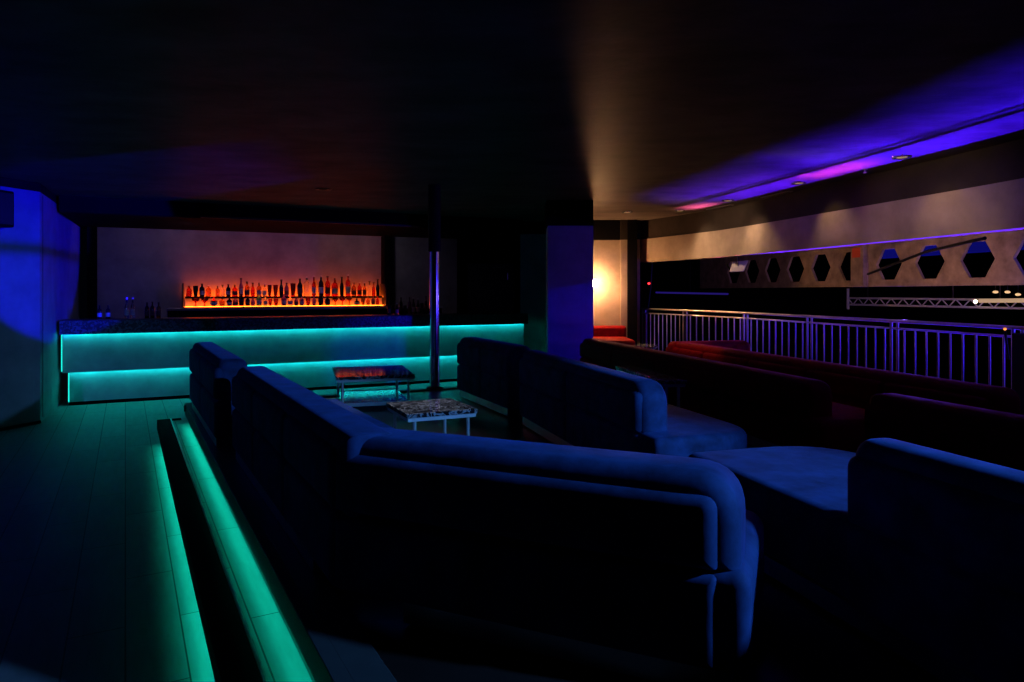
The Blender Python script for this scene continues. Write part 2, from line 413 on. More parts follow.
# bottles: one of each kind, then copies
def g(name, col, rough=.12, trans=.75): return mat(name, col, rough, trans=trans, spec=.5)
GL = {'amber': g('amber glass', (.75, .22, .03)), 'red': g('red glass', (.7, .03, .02)), 'dark': g('dark glass', (.03, .015, .015), .15, .2),
      'clear': g('clear glass', (.9, .88, .85), .08, .9), 'green': g('green glass', (.12, .55, .3), .12, .6), 'violet': g('violet glass', (.35, .12, .35), .15, .5)}
M_CAPD = mat('dark cap', (.03, .02, .02), .4); M_CAPS = mat('silver cap', (.6, .58, .55), .3, metal=1)
M_LAB = mat('paper label', (.62, .58, .5), .8, var=.3, scale=30); M_LABD = mat('dark label', (.1, .04, .04), .7, var=.3, scale=30)
SHAPES = {
    'bottle': [(.0, 0), (.034, 0), (.036, .01), (.036, .62), (.03, .70), (.014, .78), (.0125, .93), (0, .93)],
    'slim': [(.0, 0), (.026, 0), (.028, .01), (.028, .5), (.022, .62), (.012, .72), (.011, .95), (0, .95)],
    'wide': [(.0, 0), (.05, 0), (.052, .02), (.052, .6), (.04, .72), (.018, .78), (.017, .92), (0, .92)],
    'round': [(.0, 0), (.045, 0), (.07, .15), (.075, .35), (.06, .55), (.02, .68), (.017, .92), (0, .92)],
    'taper': [(.0, 0), (.028, 0), (.03, .03), (.045, .95), (.046, 1.0), (.041, 1.0), (.026, .08), (0, .06)],
    'goblet': [(.0, 0), (.035, 0), (.034, .03), (.008, .08), (.008, .38), (.03, .5), (.046, .72), (.042, 1.0), (.038, 1.0), (.04, .72), (.025, .54), (0, .45)],
}
PROTO = {}
def bottle(kind, glass, h, loc, name, label, cat, group, lab=None, cap=None, room=.033):
    key = (kind, glass, lab, cap)
    if key not in PROTO:
        bm = NB(); lathe(bm, [(r, z) for r, z in SHAPES[kind]], seg=16)
        me = bpy.data.meshes.new('body'); bmesh.ops.recalc_face_normals(bm, faces=bm.faces); bm.to_mesh(me); bm.free()
        for p in me.polygons: p.use_smooth = True
        me.materials.append(GL[glass]); parts = [('glass_body', me)]
        rad = max(r for r, z in SHAPES[kind])
        if lab:
            bm = NB(); lathe(bm, [(rad + .0012, .16), (rad + .0012, .45)], seg=16)
            bmesh.ops.delete(bm, geom=[f for f in bm.faces if len(f.verts) > 4], context='FACES_ONLY')
            me = bpy.data.meshes.new('label'); bm.to_mesh(me); bm.free()
            me.materials.append(M_LAB if lab == 'pale' else M_LABD); parts.append(('paper_label', me))
        if cap:
            bm = NB(); lathe(bm, [(0, .925), (.0165, .925), (.0165, 1.0), (0, 1.0)], seg=12)
            me = bpy.data.meshes.new('cap'); bmesh.ops.recalc_face_normals(bm, faces=bm.faces); bm.to_mesh(me); bm.free()
            me.materials.append(M_CAPS if cap == 'silver' else M_CAPD); parts.append(('cap', me))
        PROTO[key] = parts
    r = thing(name, label, cat, loc, group)
    for n, me in PROTO[key]:
        o = bpy.data.objects.new(n, me); COL.objects.link(o); o.parent = r; w_ = min(1.3, room / (max(r_ for r_, z_ in SHAPES[kind]) + .004)); o.scale = (w_, w_, h)
    return r
GN = {'amber': 'amber', 'red': 'red', 'dark': 'dark', 'clear': 'clear', 'green': 'green', 'violet': 'violet'}
KN = {'bottle': ('liquor_bottle', 'bottle', 'bottle'), 'slim': ('slim_bottle', 'slim bottle', 'bottle'), 'wide': ('squat_bottle', 'broad bottle', 'bottle'),
      'round': ('round_decanter', 'round decanter', 'bottle'), 'taper': ('tapered_glass', 'tapered glass', 'glass'), 'goblet': ('stem_goblet', 'stemmed goblet', 'glass')}
# (pixel column, kind, glass, height, label, cap)
UP = [(189, 'bottle', 'red', .20, None, 'dark'), (195.6, 'taper', 'dark', .20, None, None), (202, 'bottle', 'dark', .24, 'pale', 'dark'), (208.5, 'wide', 'amber', .21, None, 'silver'),
      (217.6, 'wide', 'amber', .20, None, 'dark'), (222.6, 'slim', 'clear', .22, None, 'dark'), (228.3, 'bottle', 'dark', .23, 'pale', 'dark'), (234.8, 'wide', 'red', .22, 'dark', 'dark'),
      (241, 'slim', 'violet', .34, 'pale', 'dark'), (247, 'bottle', 'amber', .28, 'dark', 'dark'), (252.8, 'slim', 'red', .26, None, 'dark'), (259, 'wide', 'amber', .26, 'pale', 'dark'),
      (264.6, 'slim', 'clear', .24, 'pale', 'silver'), (269.6, 'taper', 'red', .22, None, None), (275.6, 'taper', 'red', .22, None, None), (281.3, 'slim', 'dark', .32, None, 'dark'),
      (286.6, 'bottle', 'violet', .26, 'dark', 'dark'), (293, 'taper', 'red', .25, None, None), (299.9, 'bottle', 'dark', .34, 'dark', 'dark'), (306.6, 'wide', 'clear', .38, None, 'silver'),
      (313.8, 'slim', 'red', .40, 'pale', 'silver'), (321, 'bottle', 'dark', .40, 'pale', 'silver'), (327.6, 'bottle', 'red', .39, 'dark', 'dark'), (334.8, 'wide', 'red', .35, 'pale', 'dark'),
      (341.8, 'slim', 'dark', .38, None, 'dark'), (348, 'bottle', 'red', .43, 'pale', 'silver'), (353.8, 'bottle', 'amber', .27, 'dark', 'dark'), (359.5, 'bottle', 'red', .28, 'dark', 'silver'),
      (364.6, 'slim', 'amber', .28, 'dark', 'silver'), (369.4, 'slim', 'clear', .30, None, 'dark'), (373.6, 'slim', 'red', .28, None, 'dark'), (377.8, 'slim', 'dark', .34, None, 'dark')]
LOW = [(195.6, 'goblet', 'red', .15, None, None), (204.7, 'goblet', 'red', .15, None, None), (213.8, 'round', 'red', .17, 'pale', 'dark'), (222, 'bottle', 'amber', .14, None, 'dark'),
       (229.4, 'wide', 'dark', .15, 'pale', 'dark'), (235.3, 'wide', 'violet', .15, 'dark', 'dark'), (241.4, 'bottle', 'dark', .22, None, 'dark'), (247.7, 'bottle', 'dark', .17, 'dark', 'dark'),
       (252.9, 'slim', 'violet', .16, None, 'dark'), (259, 'wide', 'green', .22, 'pale', 'dark'), (265.4, 'slim', 'clear', .18, 'pale', 'dark'), (270.2, 'taper', 'red', .13, None, None),
       (276, 'taper', 'red', .13, None, None), (283.8, 'bottle', 'violet', .21, 'pale', 'dark'), (290.2, 'wide', 'clear', .17, 'pale', 'silver'), (296.2, 'slim', 'violet', .16, 'dark', 'dark'),
       (301.7, 'bottle', 'violet', .17, 'pale', 'dark'), (308, 'taper', 'red', .15, None, None), (314, 'slim', 'violet', .19, None, 'dark'), (320.8, 'bottle', 'dark', .22, None, 'dark'),
       (327.5, 'bottle', 'dark', .17, 'dark', 'dark'), (335.3, 'goblet', 'amber', .15, None, None), (342.3, 'goblet', 'red', .16, None, None), (349.3, 'goblet', 'amber', .16, None, None),
       (356.8, 'round', 'dark', .13, 'pale', 'dark'), (363, 'taper', 'amber', .13, None, None), (368, 'slim', 'amber', .16, None, 'dark'), (373.2, 'bottle', 'violet', .17, 'dark', 'dark'), (377.6, 'slim', 'red', .17, None, 'dark')]
for row, off, z, tn in ((UP, .15, 1.511, 'upper'), (LOW, .39, 1.351, 'lower')):
    for i, (px, k, gl, h, lb, cp) in enumerate(row):
        nm, ln, ct = KN[k]
        us = [wall_u(r_[0], off) for r_ in row]
        room = .49 * min([abs(us[i] - us[j]) * .97 for j in (i - 1, i + 1) if 0 <= j < len(us)])
        bottle(k, gl, h, tuple(fw.p(wall_u(px, off), -off, z)), nm, f'{GN[gl]} {ln}, {ordinal(i)} from the left on the {tn} glowing tier', ct, f'bottles and glasses on the {tn} tier', lb, cp, room)
# bottles on the bar counter
def bar_u(px, v):
    k = (px - 512) / F; o = fb.o + fb.v * v
    return (k * o.y - o.x) / (fb.u.x - k * fb.u.y)
for i, (px, k, gl, h, lb, cp, ll) in enumerate([
        (99.5, 'wide', 'dark', .20, 'pale', 'dark', 'squat dark bottle with pale label at the left end of the counter'), (108, 'wide', 'dark', .20, 'pale', 'dark', 'squat dark bottle with pale label, second from the counter end'),
        (126.6, 'slim', 'clear', .31, 'pale', 'silver', 'tall clear bottle, left one of the pair on the counter'), (132.6, 'slim', 'clear', .31, 'pale', 'silver', 'tall clear bottle, right one of the pair on the counter'),
        (147, 'bottle', 'dark', .24, 'dark', 'dark', 'dark bottle, leftmost of three near the back counter end'), (152.4, 'bottle', 'dark', .25, 'dark', 'dark', 'dark bottle in the middle of three on the counter'),
        (158.6, 'bottle', 'amber', .24, 'dark', 'dark', 'brownish bottle, rightmost of three on the counter')]):
    bottle(k, gl, h, tuple(fb.p(bar_u(px, .45), .45, 1.206)), KN[k][0], ll, 'bottle', 'bottles on the bar counter', lb, cp)
for i, (px, k, gl, h, lb, cp, v) in enumerate([(389, 'wide', 'dark', .24, 'dark', 'dark', .3), (393, 'taper', 'clear', .17, None, None, .55), (397, 'wide', 'clear', .2, 'pale', 'silver', .3), (401, 'bottle', 'dark', .3, 'dark', 'dark', .55),
        (405, 'taper', 'clear', .16, None, None, .3), (409.5, 'bottle', 'violet', .3, 'dark', 'dark', .5), (413.5, 'slim', 'clear', .3, 'pale', 'silver', .3), (418, 'slim', 'clear', .28, 'pale', 'silver', .52),
        (422, 'goblet', 'clear', .2, None, None, .3), (426, 'bottle', 'dark', .32, 'dark', 'dark', .5)]):
    bottle(k, gl, h, tuple(fb.p(bar_u(px, v), v, 1.206)), KN[k][0], f'{GN[gl]} {KN[k][1]}, {ordinal(i)} from the left in the cluster beside the pole', KN[k][2], 'bottles and glasses beside the pole', lb, cp)

# passage, door and walls right of the bar
WE = fw.p(WL + .58, .12)
bm = NB(); box(bm, WORLD, WE.x - .1, .9, 14.5, 14.6, 0, CEIL - .001); struct('wall_back_passage', bm, M_BLACK)
bm = NB(); box(bm, WORLD, -.95, .05, 14.44, 14.498, 0, 2.2, .004, 1); d1 = struct('door_1', bm, M_DOOR)
fdr = WORLD
bm = NB(); tube(bm, [(-.42, 14.36, 2.12), (-.15, 14.36, 2.12)], .012); link_mesh('door_closer', bm, M_CHROME, d1)
bm = NB(); tube(bm, [(-.09, 14.38, 1.86), (-.09, 14.38, 2.0)], .014); tube(bm, [(-.09, 14.44, 1.93), (-.09, 14.38, 1.93)], .01); link_mesh('handle', bm, M_CHROME, d1)
bm = NB(); box(bm, WORLD, .16, .72, 13.0, 13.12, 0, 2.70); struct('wall_back_centre', bm, M_CONC)
bm = NB(); box(bm, WORLD, .16, 1.2, 12.9, 13.12, 2.701, CEIL - .001); struct('trim_10', bm, M_BLACK)
bm = NB(); box(bm, WORLD, .522, 1.178, 9.9, 10.5, .0, 2.56); struct('column_front', bm, M_CONC)
bm = NB(); box(bm, WORLD, .50, 1.177, 9.88, 10.52, 2.561, CEIL - .001); struct('trim_11', bm, M_BLACK)
# far right corner
YB = 12.62
bm = NB(); box(bm, WORLD, 1.0, 1.12, 10.505, YB - .001, 0, CEIL - .001); struct('wall_side_recess', bm, M_BLACK)
bm = NB(); box(bm, WORLD, .72, 2.02, YB, YB + .12, 0, 2.56); struct('wall_back_right', bm, M_CONC2)
bm = NB(); box(bm, WORLD, .72, 2.02, YB - .01, YB + .12, 2.561, CEIL - .001); struct('trim_12', bm, M_BLACK)
bm = NB(); box(bm, WORLD, 2.0, 2.12, YB - .06, YB + .12, 0, 2.56); struct('column_pilaster', bm, M_CONC2)
bm = NB(); box(bm, WORLD, 2.0, 2.12, YB - .06, YB + .12, 2.561, CEIL - .001); struct('trim_13', bm, M_FASCIA)
bm = NB(); box(bm, WORLD, 2.125, 2.30, YB - .08, YB + .12, 0, CEIL - .001); struct('column_corner', bm, M_BLACK)
bm = NB(); box(bm, WORLD, 2.305, 2.37, YB + .02, YB + .14, 0, 2.58); struct('trim_14', bm, M_CONC2)

# ------------------------------------------------------------------ right side: fascia, band, railing
bm = NB(); sweep(bm, RW, .03, .16, 2.581, CEIL - .001); struct('wall_right_upper', bm, M_FASCIA)
bm = NB(); sweep(bm, RW, 0, .16, 2.155, 2.58); struct('wall_right_band', bm, M_CONC2)
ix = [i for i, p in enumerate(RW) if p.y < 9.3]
bm = NB(); sweep(bm, RW[ix[0]:], -.004, .012, 2.146, 2.1545)  # glowing strip paints the purple highlight on the band's lower edge
struct('trim_painted_glow', bm, M_PURPLE, 'thin painted purple highlight imitating light on the bottom edge of the concrete band', 'light strip')

def along(path):
    out = [0]
    for a, b in zip(path, path[1:]): out.append(out[-1] + (b - a).length)
    return out
SL = along(RW)
def rw_at(s, off=0):
    for i in range(len(RW) - 1):
        if SL[i + 1] >= s or i == len(RW) - 2:
            t = (s - SL[i]) / (SL[i + 1] - SL[i]); p = RW[i].lerp(RW[i + 1], t)
            d = (RW[i + 1] - RW[i]).normalized(); n = Vector((-d.y, d.x))
            if n.x < 0: n = -n
            return p + n * off
RO = .07
rail = thing('balcony_railing', 'metal balcony railing of thin uprights overlooking the dark hall', 'railing', (RW[0].x, RW[0].y, .39))
rp = [rw_at(SL[-1] * i / 60, RO) for i in range(61)]
bm = NB(); tube(bm, [(p.x, p.y, 1.285) for p in rp], .018, 10); link_mesh('handrail', bm, M_STEEL, rail)
bm = NB(); tube(bm, [(p.x, p.y, 1.205) for p in rp], .011, 8); link_mesh('upper_rail', bm, M_STEEL, rail)
bm = NB(); tube(bm, [(p.x, p.y, .50) for p in rp], .013, 8); link_mesh('lower_rail', bm, M_STEEL, rail)
def s_of_y(y):
    for i in range(len(RW) - 1):
        if RW[i].y >= y >= RW[i + 1].y:
            return SL[i] + (SL[i + 1] - SL[i]) * (RW[i].y - y) / (RW[i].y - RW[i + 1].y)
posts = [s_of_y(y) for y in (11.72, 10.28, 8.84, 7.42)]
gap = posts[3] - posts[2]
posts = [posts[0] - 1.45] + posts + [posts[3] + gap * k for k in (1, 2, 3)]
for s in posts:
    if s < .02: s = .06
    for ds_ in (-.045, .045):
        p = rw_at(s + ds_, RO); bm = NB(); tube(bm, [(p.x, p.y, .391), (p.x, p.y, 1.27)], .016, 8); link_mesh('post', bm, M_STEEL, rail)
for a, b in zip(posts, posts[1:]):
    a = max(a, .0)
    n = 9
    for k in range(n):
        s = a + .14 + (b - a - .28) * k / (n - 1); p = rw_at(s, RO)
        bm = NB(); tube(bm, [(p.x, p.y, .50), (p.x, p.y, 1.205)], .010, 8); link_mesh('baluster', bm, M_BALU, rail)

# ceiling fittings
DOWN = [((627 - 512) / F * 11.35, 11.35)] + [tuple(rw_at(s_of_y(y), -.4)) for y in (11.3, 10.0, 8.4, 6.8, 5.2)]
for (x, Y), lb in zip(DOWN, ('round recessed downlight above the far red sofa', 'recessed downlight at the far end of the right fascia', 'recessed downlight second along the right fascia',
                             'recessed downlight third along the right fascia', 'recessed downlight fourth along the right fascia', 'recessed downlight nearest along the right fascia')):
    t = thing('ceiling_downlight', lb, 'ceiling light', (x, Y, CEIL), 'recessed downlights')
    bm = NB(); lathe(bm, [(.05, -.006), (.085, -.012), (.09, 0), (.05, 0)], (x, Y, CEIL)); link_mesh('trim_ring', bm, M_CHROME, t)
    bm = NB(); lathe(bm, [(0, -.008), (.049, -.008), (.049, -.001), (0, -.001)], (x, Y, CEIL)); link_mesh('lens', bm, M_DOWN, t)
Y = (CEIL - EYE) * F / (HZ - 189); x = (323 - 512) / F * Y
t = thing('ceiling_downlight', 'unlit dark downlight in the reddish ceiling before the bar', 'ceiling light', (x, Y, CEIL), 'recessed downlights')
bm = NB(); lathe(bm, [(.05, -.004), (.1, -.014), (.11, 0), (.05, 0)], (x, Y, CEIL)); link_mesh('trim_ring', bm, M_DARKMET, t)
bm = NB(); lathe(bm, [(0, -.006), (.049, -.006), (.049, -.001), (0, -.001)], (x, Y, CEIL)); link_mesh('lens', bm, M_BLACK, t)
for yy, lb in ((10.7, 'slot diffuser at the ceiling edge, farther one'), (9.3, 'slot diffuser at the ceiling edge, nearer one')):
    q_ = rw_at(s_of_y(yy), -.1); x, Y = q_.x, q_.y
    fr = Frame((x, Y), (rw_at(s_of_y(yy - .2)) - rw_at(s_of_y(yy + .2))))
    t = thing('slot_diffuser', lb, 'vent', (x, Y, CEIL), 'slot diffusers')
    bm = NB(); box(bm, fr, -.32, .32, -.04, .04, CEIL - .012, CEIL - .0005, .003, 1); link_mesh('frame', bm, M_STEEL, t)
    bm = NB(); box(bm, fr, -.3, .3, -.006, .006, CEIL - .016, CEIL - .0125); link_mesh('blade', bm, M_BLACK, t)
Y = (CEIL - EYE) * F / (HZ - 169); x = (865 - 512) / F * Y
t = thing('sprinkler_head', 'small metal sprinkler head beside the right fascia', 'sprinkler', (x, Y, CEIL))
bm = NB(); lathe(bm, [(.03, 0), (.03, -.006), (.01, -.008), (.01, -.03), (0, -.03)], (x, Y, CEIL)); link_mesh('body', bm, M_BRASS, t)
bm = NB(); lathe(bm, [(0, -.045), (.022, -.043), (.022, -.04), (.004, -.038), (.004, -.03), (0, -.03)], (x, Y, CEIL)); link_mesh('deflector', bm, M_BRASS, t)

# wall sconce
lx, ly, lz = (595.0 - 512) / F * 12.36, 12.36, 1.76
t = thing('wall_sconce', 'glowing warm globe lamp on the far beige wall', 'wall lamp', (lx, YB, lz))
bm = NB(); SOFT[id(bm)] = 60; bmesh.ops.create_uvsphere(bm, u_segments=20, v_segments=12, radius=.06, matrix=Matrix.Translation((lx, ly, lz))); link_mesh('globe', bm, M_LAMP, t)
bm = NB(); tube(bm, [(lx, ly + .062, lz), (lx, YB - .012, lz)], .012); link_mesh('arm', bm, M_BRASS, t)
bm = NB(); tube(bm, [(lx, YB - .014, lz), (lx, YB - .001, lz)], .045, 20); link_mesh('wall_plate', bm, M_BRASS, t)

# pole
pp = Vector(((434.5 - 512) / F * 8.5, 8.5)); 
t = thing('steel_pole', 'floor to ceiling steel pole with matte upper sleeve by the bar', 'pole', (pp.x, pp.y, .4))
bm = NB(); lathe(bm, [(.062, .02), (.062, 1.71)], (pp.x, pp.y, .4), 28); link_mesh('shaft', bm, M_CHROME, t)
bm = NB(); lathe(bm, [(.066, 1.70), (.078, 1.712), (.078, CEIL - .401), (.066, CEIL - .4005)], (pp.x, pp.y, .4), 28); link_mesh('sleeve', bm, M_FASCIA, t)['label'] = 'matte grey upper sleeve'
bm = NB(); lathe(bm, [(.11, .004), (.11, .012), (.07, .03), (.062, .03)], (pp.x, pp.y, .4), 28); link_mesh('base_flange', bm, M_DARKMET, t)

# ------------------------------------------------------------------ sofas
ZB = .4
def run(root, A, B, fabric, ztop=1.08, zseat=.78, depth=.78, thick=.22, pads=2, cs=0., ce=.05, rs=.1, re=.1, ss=0., se=.06, cr=(.03, .06), seat=True, rows=True):
    """one straight stretch of sofa: A to B is its outer back line, inside to the left of it"""
    A, B = Vector(A), Vector(B); fr = Frame(A, B - A); L = (B - A).length
    zm = zseat - .015
    g_ = .004
    up = lambda x, y, h: fr.p(x, h, y)
    flat = lambda x, y, h: fr.p(x, y, h)
    zp = ztop - .06
    for k in range(pads):
        a, b = L * k / pads + g_, L * (k + 1) / pads - g_
        bm = NB(); puff(bm, up, [(a, zm + g_), (b, zm + g_), (b, zp), (a, zp)], [.02, .02, .05, .05], 0, .16, .045); link_mesh('back_panel', bm, fabric, root)
        bm = NB(); puff(bm, up, [(a, ZB + .075), (b, ZB + .075), (b, zm - g_), (a, zm - g_)], [.02] * 4, 0.004, .14, .035); link_mesh('back_panel', bm, fabric, root)
    zc = zseat - .03
    bm = NB(); puff(bm, up, [(-cs, zc), (L + ce, zc), (L + ce, ztop), (-cs, ztop)], [.03, .03, re, rs], .03, .03 + thick, .06, 8); link_mesh('back_cushion', bm, fabric, root)
    if seat:
        bm = NB(); puff(bm, flat, [(-ss, .02), (L + se, .02), (L + se, depth), (-ss, depth)], [.05, .05, cr[1], cr[0]], ZB + .075, zseat, .05, 10); link_mesh('seat_cushion', bm, fabric, root)
    q = rounded([(-ss + .06, .025), (L + se - .06, .025), (L + se - .06, depth - .1), (-ss + .06, depth - .1)], [0, 0, cr[1] * .8, cr[0] * .8], 6)
    bm = NB(); poly(bm, fr, q, ZB + .005, ZB + .08); link_mesh('plinth', bm, M_PLINTH, root)['label'] = 'recessed grey plinth'
def sofa(label, A, group='lounge sofas'):
    return thing('lounge_sofa', label, 'sofa', (A[0], A[1], ZB), group)
# left row along the steps
a, b = Vector((-3.36, 7.1)), Vector((-2.27, 5.2))
t = sofa('short blue velvet sofa section at the far end of the steps', a, 'blue velvet sofas'); run(t, a, b, M_BLUE, ce=.0, se=0, re=.08, rs=.08)
a, c, e = Vector((-2.03, 4.93)), Vector((-.686, 2.574)), Vector((.603, 1.995))
t = sofa('large blue velvet corner sofa with its back along the steps and towards the viewer', a, 'blue velvet sofas')
run(t, a, c, M_BLUE, ce=.075, se=-.3, re=.0, rs=.1, pads=3, ztop=1.065)
run(t, c, e, M_BLUE, cs=.015, ce=.055, se=.085, rs=.0, re=.17, ztop=1.055, pads=1, ss=-.25, thick=.25, depth=.7, cr=(.03, .12))
# middle row
a, b = Vector((-.65, 7.9)), Vector((-.04, 6.5))
t = sofa('blue velvet sofa section nearest the bar end, back to the tables', a, 'blue velvet sofas'); run(t, a, b, M_BLUE, ce=0, se=0, pads=2, re=.05)
a, b = Vector((.055, 6.22)), Vector((.722, 3.99))
t = sofa('blue velvet sofa with open rounded seat end, between the tables and the marble side table', a, 'blue velvet sofas')
run(t, a, b, M_BLUE, ce=.02, se=.2, pads=2, re=.2, rs=.05, depth=.74, cr=(.05, .30), ztop=1.07, thick=.19)
# right front
a, b = Vector((1.185, 2.46)), Vector((1.66, .9)); dm = (b - a).normalized()
t = sofa('blue velvet sofa closest on the right, its seat running on past the backrest', a, 'blue velvet sofas')
run(t, a, b, M_BLUE, ce=0, ss=1.1, depth=.9, cr=(.42, .05), rs=.08, pads=2, cs=.0, thick=.17)
# red rows
a, b = Vector((.90, 9.2)), Vector((1.99, 4.72))
t = sofa('long dark red sofa with its back to the marble side table', a, 'red velvet sofas'); run(t, a, b, M_RED, ztop=.98, zseat=.74, pads=4, se=.2, cr=(.05, .25), re=.12, depth=.7)
a, b = Vector((2.14, 4.19)), Vector((2.60, 2.7))
t = sofa('dark sofa behind the closest blue one on the right', a, 'red velvet sofas'); run(t, a, b, M_RED, ztop=.98, zseat=.74, pads=2, rs=.06, depth=.7)
a, b = Vector((1.935, 8.64)), Vector((3.04, 4.37)); 
t = sofa('long red sofa row lit along its top, back towards the dark red sofas', a, 'red velvet sofas')
run(t, a, b, M_RED, ztop=.98, zseat=.74, pads=5, depth=.66, rs=.06)
n2 = Frame(a, b - a)
run(t, n2.p(-.02, 1.1).xy, n2.p(-.02, .0).xy, M_RED, ztop=.98, zseat=.74, pads=2, ce=0, se=0, depth=.6)
# far red sofa facing the camera
a, b = Vector((2.06, 12.5)), Vector((1.20, 12.5))
t = sofa('red sofa against the far beige wall under the globe lamp', b, 'red velvet sofas')
run(t, b + Vector((0, 0)), a, M_RED, ztop=.98, zseat=.74) if False else run(t, a, b, M_RED, ztop=.99, zseat=.80, pads=1, depth=1.25, rs=.05, cr=(.2, .05), ce=0, se=0)

# ------------------------------------------------------------------ tables
def table(label, A, Bp, Cp, ztop, top_t=.035, base=True, group='marble coffee tables'):
    """A near-left corner, Bp near-right, Cp far-left in plan"""
    A, Bp, Cp = Vector(A), Vector(Bp), Vector(Cp)
    e_ = (Bp - A).normalized(); k_ = (Cp - A).normalized(); fr = Frame(A, e_ + Vector((k_.y, -k_.x))); w = (Bp - A).dot(fr.u); dp = abs((Cp - A).dot(fr.v))
    c = fr.p(w / 2, dp / 2, ZB)
    t = thing('coffee_table', label, 'table', tuple(c), group)
    bm = NB(); box(bm, fr, 0, w, 0, dp, ztop - top_t + .004, ztop, .004, 2); link_mesh('marble_top', bm, M_MARBLE, t)
    bm = NB()
    for u0, u1, v0, v1 in ((.01, w - .01, .01, .03), (.01, w - .01, dp - .03, dp - .01), (.01, .03, .03, dp - .03), (w - .03, w - .01, .03, dp - .03)):
        box(bm, fr, u0, u1, v0, v1, ztop - top_t - .022, ztop - top_t + .003)
    link_mesh('top_frame', bm, M_TLEG, t)
    i_ = .035
    for u, v in ((i_ + .03, i_), (w - i_ - .03, i_), (i_ + .03, dp - i_), (w - i_ - .03, dp - i_)):
        bm = NB(); p = fr.p(u, v); tube(bm, [(p.x, p.y, ZB + .002), (p.x, p.y, ztop - top_t - .02)], .014, 10); link_mesh('leg', bm, M_TLEG, t)
    if base:
        bm = NB(); box(bm, fr, .06, w - .06, .03, dp - .03, ZB + .045, ZB + .065, .003, 1); link_mesh('lower_shelf', bm, M_MARBLE, t)
        bm = NB(); box(bm, fr, .06, w - .06, .012, .03, ZB + .035, ZB + .07); link_mesh('shelf_frame', bm, M_TLEG, t)
        bm = NB(); box(bm, fr, .06, w - .06, dp - .03, dp - .012, ZB + .035, ZB + .07); link_mesh('shelf_frame', bm, M_TLEG, t)
    return t
table('square black marble table with pale veins, closest to the near blue sofa', at(407, 414.5, .74), at(475.5, 408, .74), at(392, 402, .74), .74, base=False)
table('larger black marble table with lower shelf in front of the bar, reflecting red', at(336, 377.4, .74), at(415.5, 374.9, .74), at(329, 367.4, .74), .74)
table('dark marble side table with thin legs behind the middle blue sofa', at(661, 381, .84), at(688, 380.6, .84), at(608, 366, .84), .84, base=False)
table('small marble table before the far red sofa', at(632, 346.5, .74), at(652, 347.5, .74), at(628, 343.5, .74), .74, base=False)

# ------------------------------------------------------------------ the hall beyond the railing
HB = Frame((5.67, 13.0), (.222, -.975))              # line of the beam, u towards the camera
def hb_u(px):
    k = (px - 512) / F
    return (k * HB.o.y - HB.o.x) / (HB.u.x - k * HB.u.y)
def beam(name, ua, ub, holes, z0=1.69, z1=2.62, label=None):
    """concrete beam pierced by hexagons, built cell by cell"""
    zc, hh, hw, fl_ = 2.05, .25, .275, .125
    bm = NB(); xs = sorted([h for h in holes if ua <= h - hw and h + hw <= ub])
    T = .05
    def quad(pts):
        add_prism(bm, ([HB.p(u, 0, z) for u, z in pts], [HB.p(u, T, z) for u, z in pts]))
    box(bm, HB, ua, ub, 0, T, zc + hh, z1); box(bm, HB, ua, ub, 0, T, z0, zc - hh)
    prev = ua
    for h in xs + [None]:
        if h is None:
            L0, R = prev, ub
            l_hole = xs[-1] if xs else None
        else:
            L0, R = prev, h
        lo = [(prev + (hw if prev != ua else 0), zc)]
        left = [(prev + fl_, zc + hh), (prev + hw, zc), (prev + fl_, zc - hh)] if prev != ua else [(ua, zc + hh), (ua, zc - hh)]
        right = [(h - fl_, zc - hh), (h - hw, zc), (h - fl_, zc + hh)] if h is not None else [(ub, zc - hh), (ub, zc + hh)]
        quad(left + right)
        prev = h
    bmesh.ops.remove_doubles(bm, verts=bm.verts, dist=.0005)
    return struct(name, bm, M_BEAM, label, 'beam')
hu = [hb_u(p) for p in (772.5, 796, 822.6, 849)]
pit = (hu[3] - hu[0]) / 3
ua = hb_u(700); uj = hb_u(867); uend = uj + 6.5
beam('beam_concrete', ua, uj - .01, [hu[0] + pit * k for k in range(-2, 4)])
hr = [hb_u(p) for p in (888.5, 930, 977)]; pr = (hr[2] - hr[0]) / 2
beam('beam_concrete', uj + .03, uend, [hr[0] + pr * k for k in range(0, 7)])
bm = NB(); box(bm, HB, hb_u(853.5), hb_u(866), -.06, .0, 1.70, 2.62, .004, 1); struct('column_block', bm, M_BEAM)
bm = NB(); box(bm, HB, hb_u(855.5), hb_u(863.5), -.07, -.061, 2.19, 2.36, .002, 1)
tag(link_mesh('wall_sign', bm, M_SIGN), 'small dim red sign on the concrete block of the pierced beam', 'sign')
# cable across the beam
bm = NB(); p0 = at_depth(868, 274, 10.9); p1 = at_depth(925, 252, 9.6); p2 = at_depth(985, 238, 8.2)
tube(bm, [tuple(p0), tuple(p1), tuple(p2)], .022, 8)
tag(link_mesh('hanging_pipe', bm, M_DARKMET), 'thin dark pipe sloping across the pierced concrete beam', 'pipe')
# far hall shell
bm = NB(); box(bm, WORLD, 2.6, 16, 24, 24.2, -3, 3.05); struct('wall_hall_far', bm, M_BLACK)
bm = NB(); box(bm, WORLD, 16, 16.2, -6, 24, -3, 3.05); struct('wall_hall_right', bm, M_BLACK)
bm = NB(); box(bm, WORLD, 5.35, 16.2, -6, 24.2, -3.1, -3.0); struct('floor_hall', bm, M_BLACK)

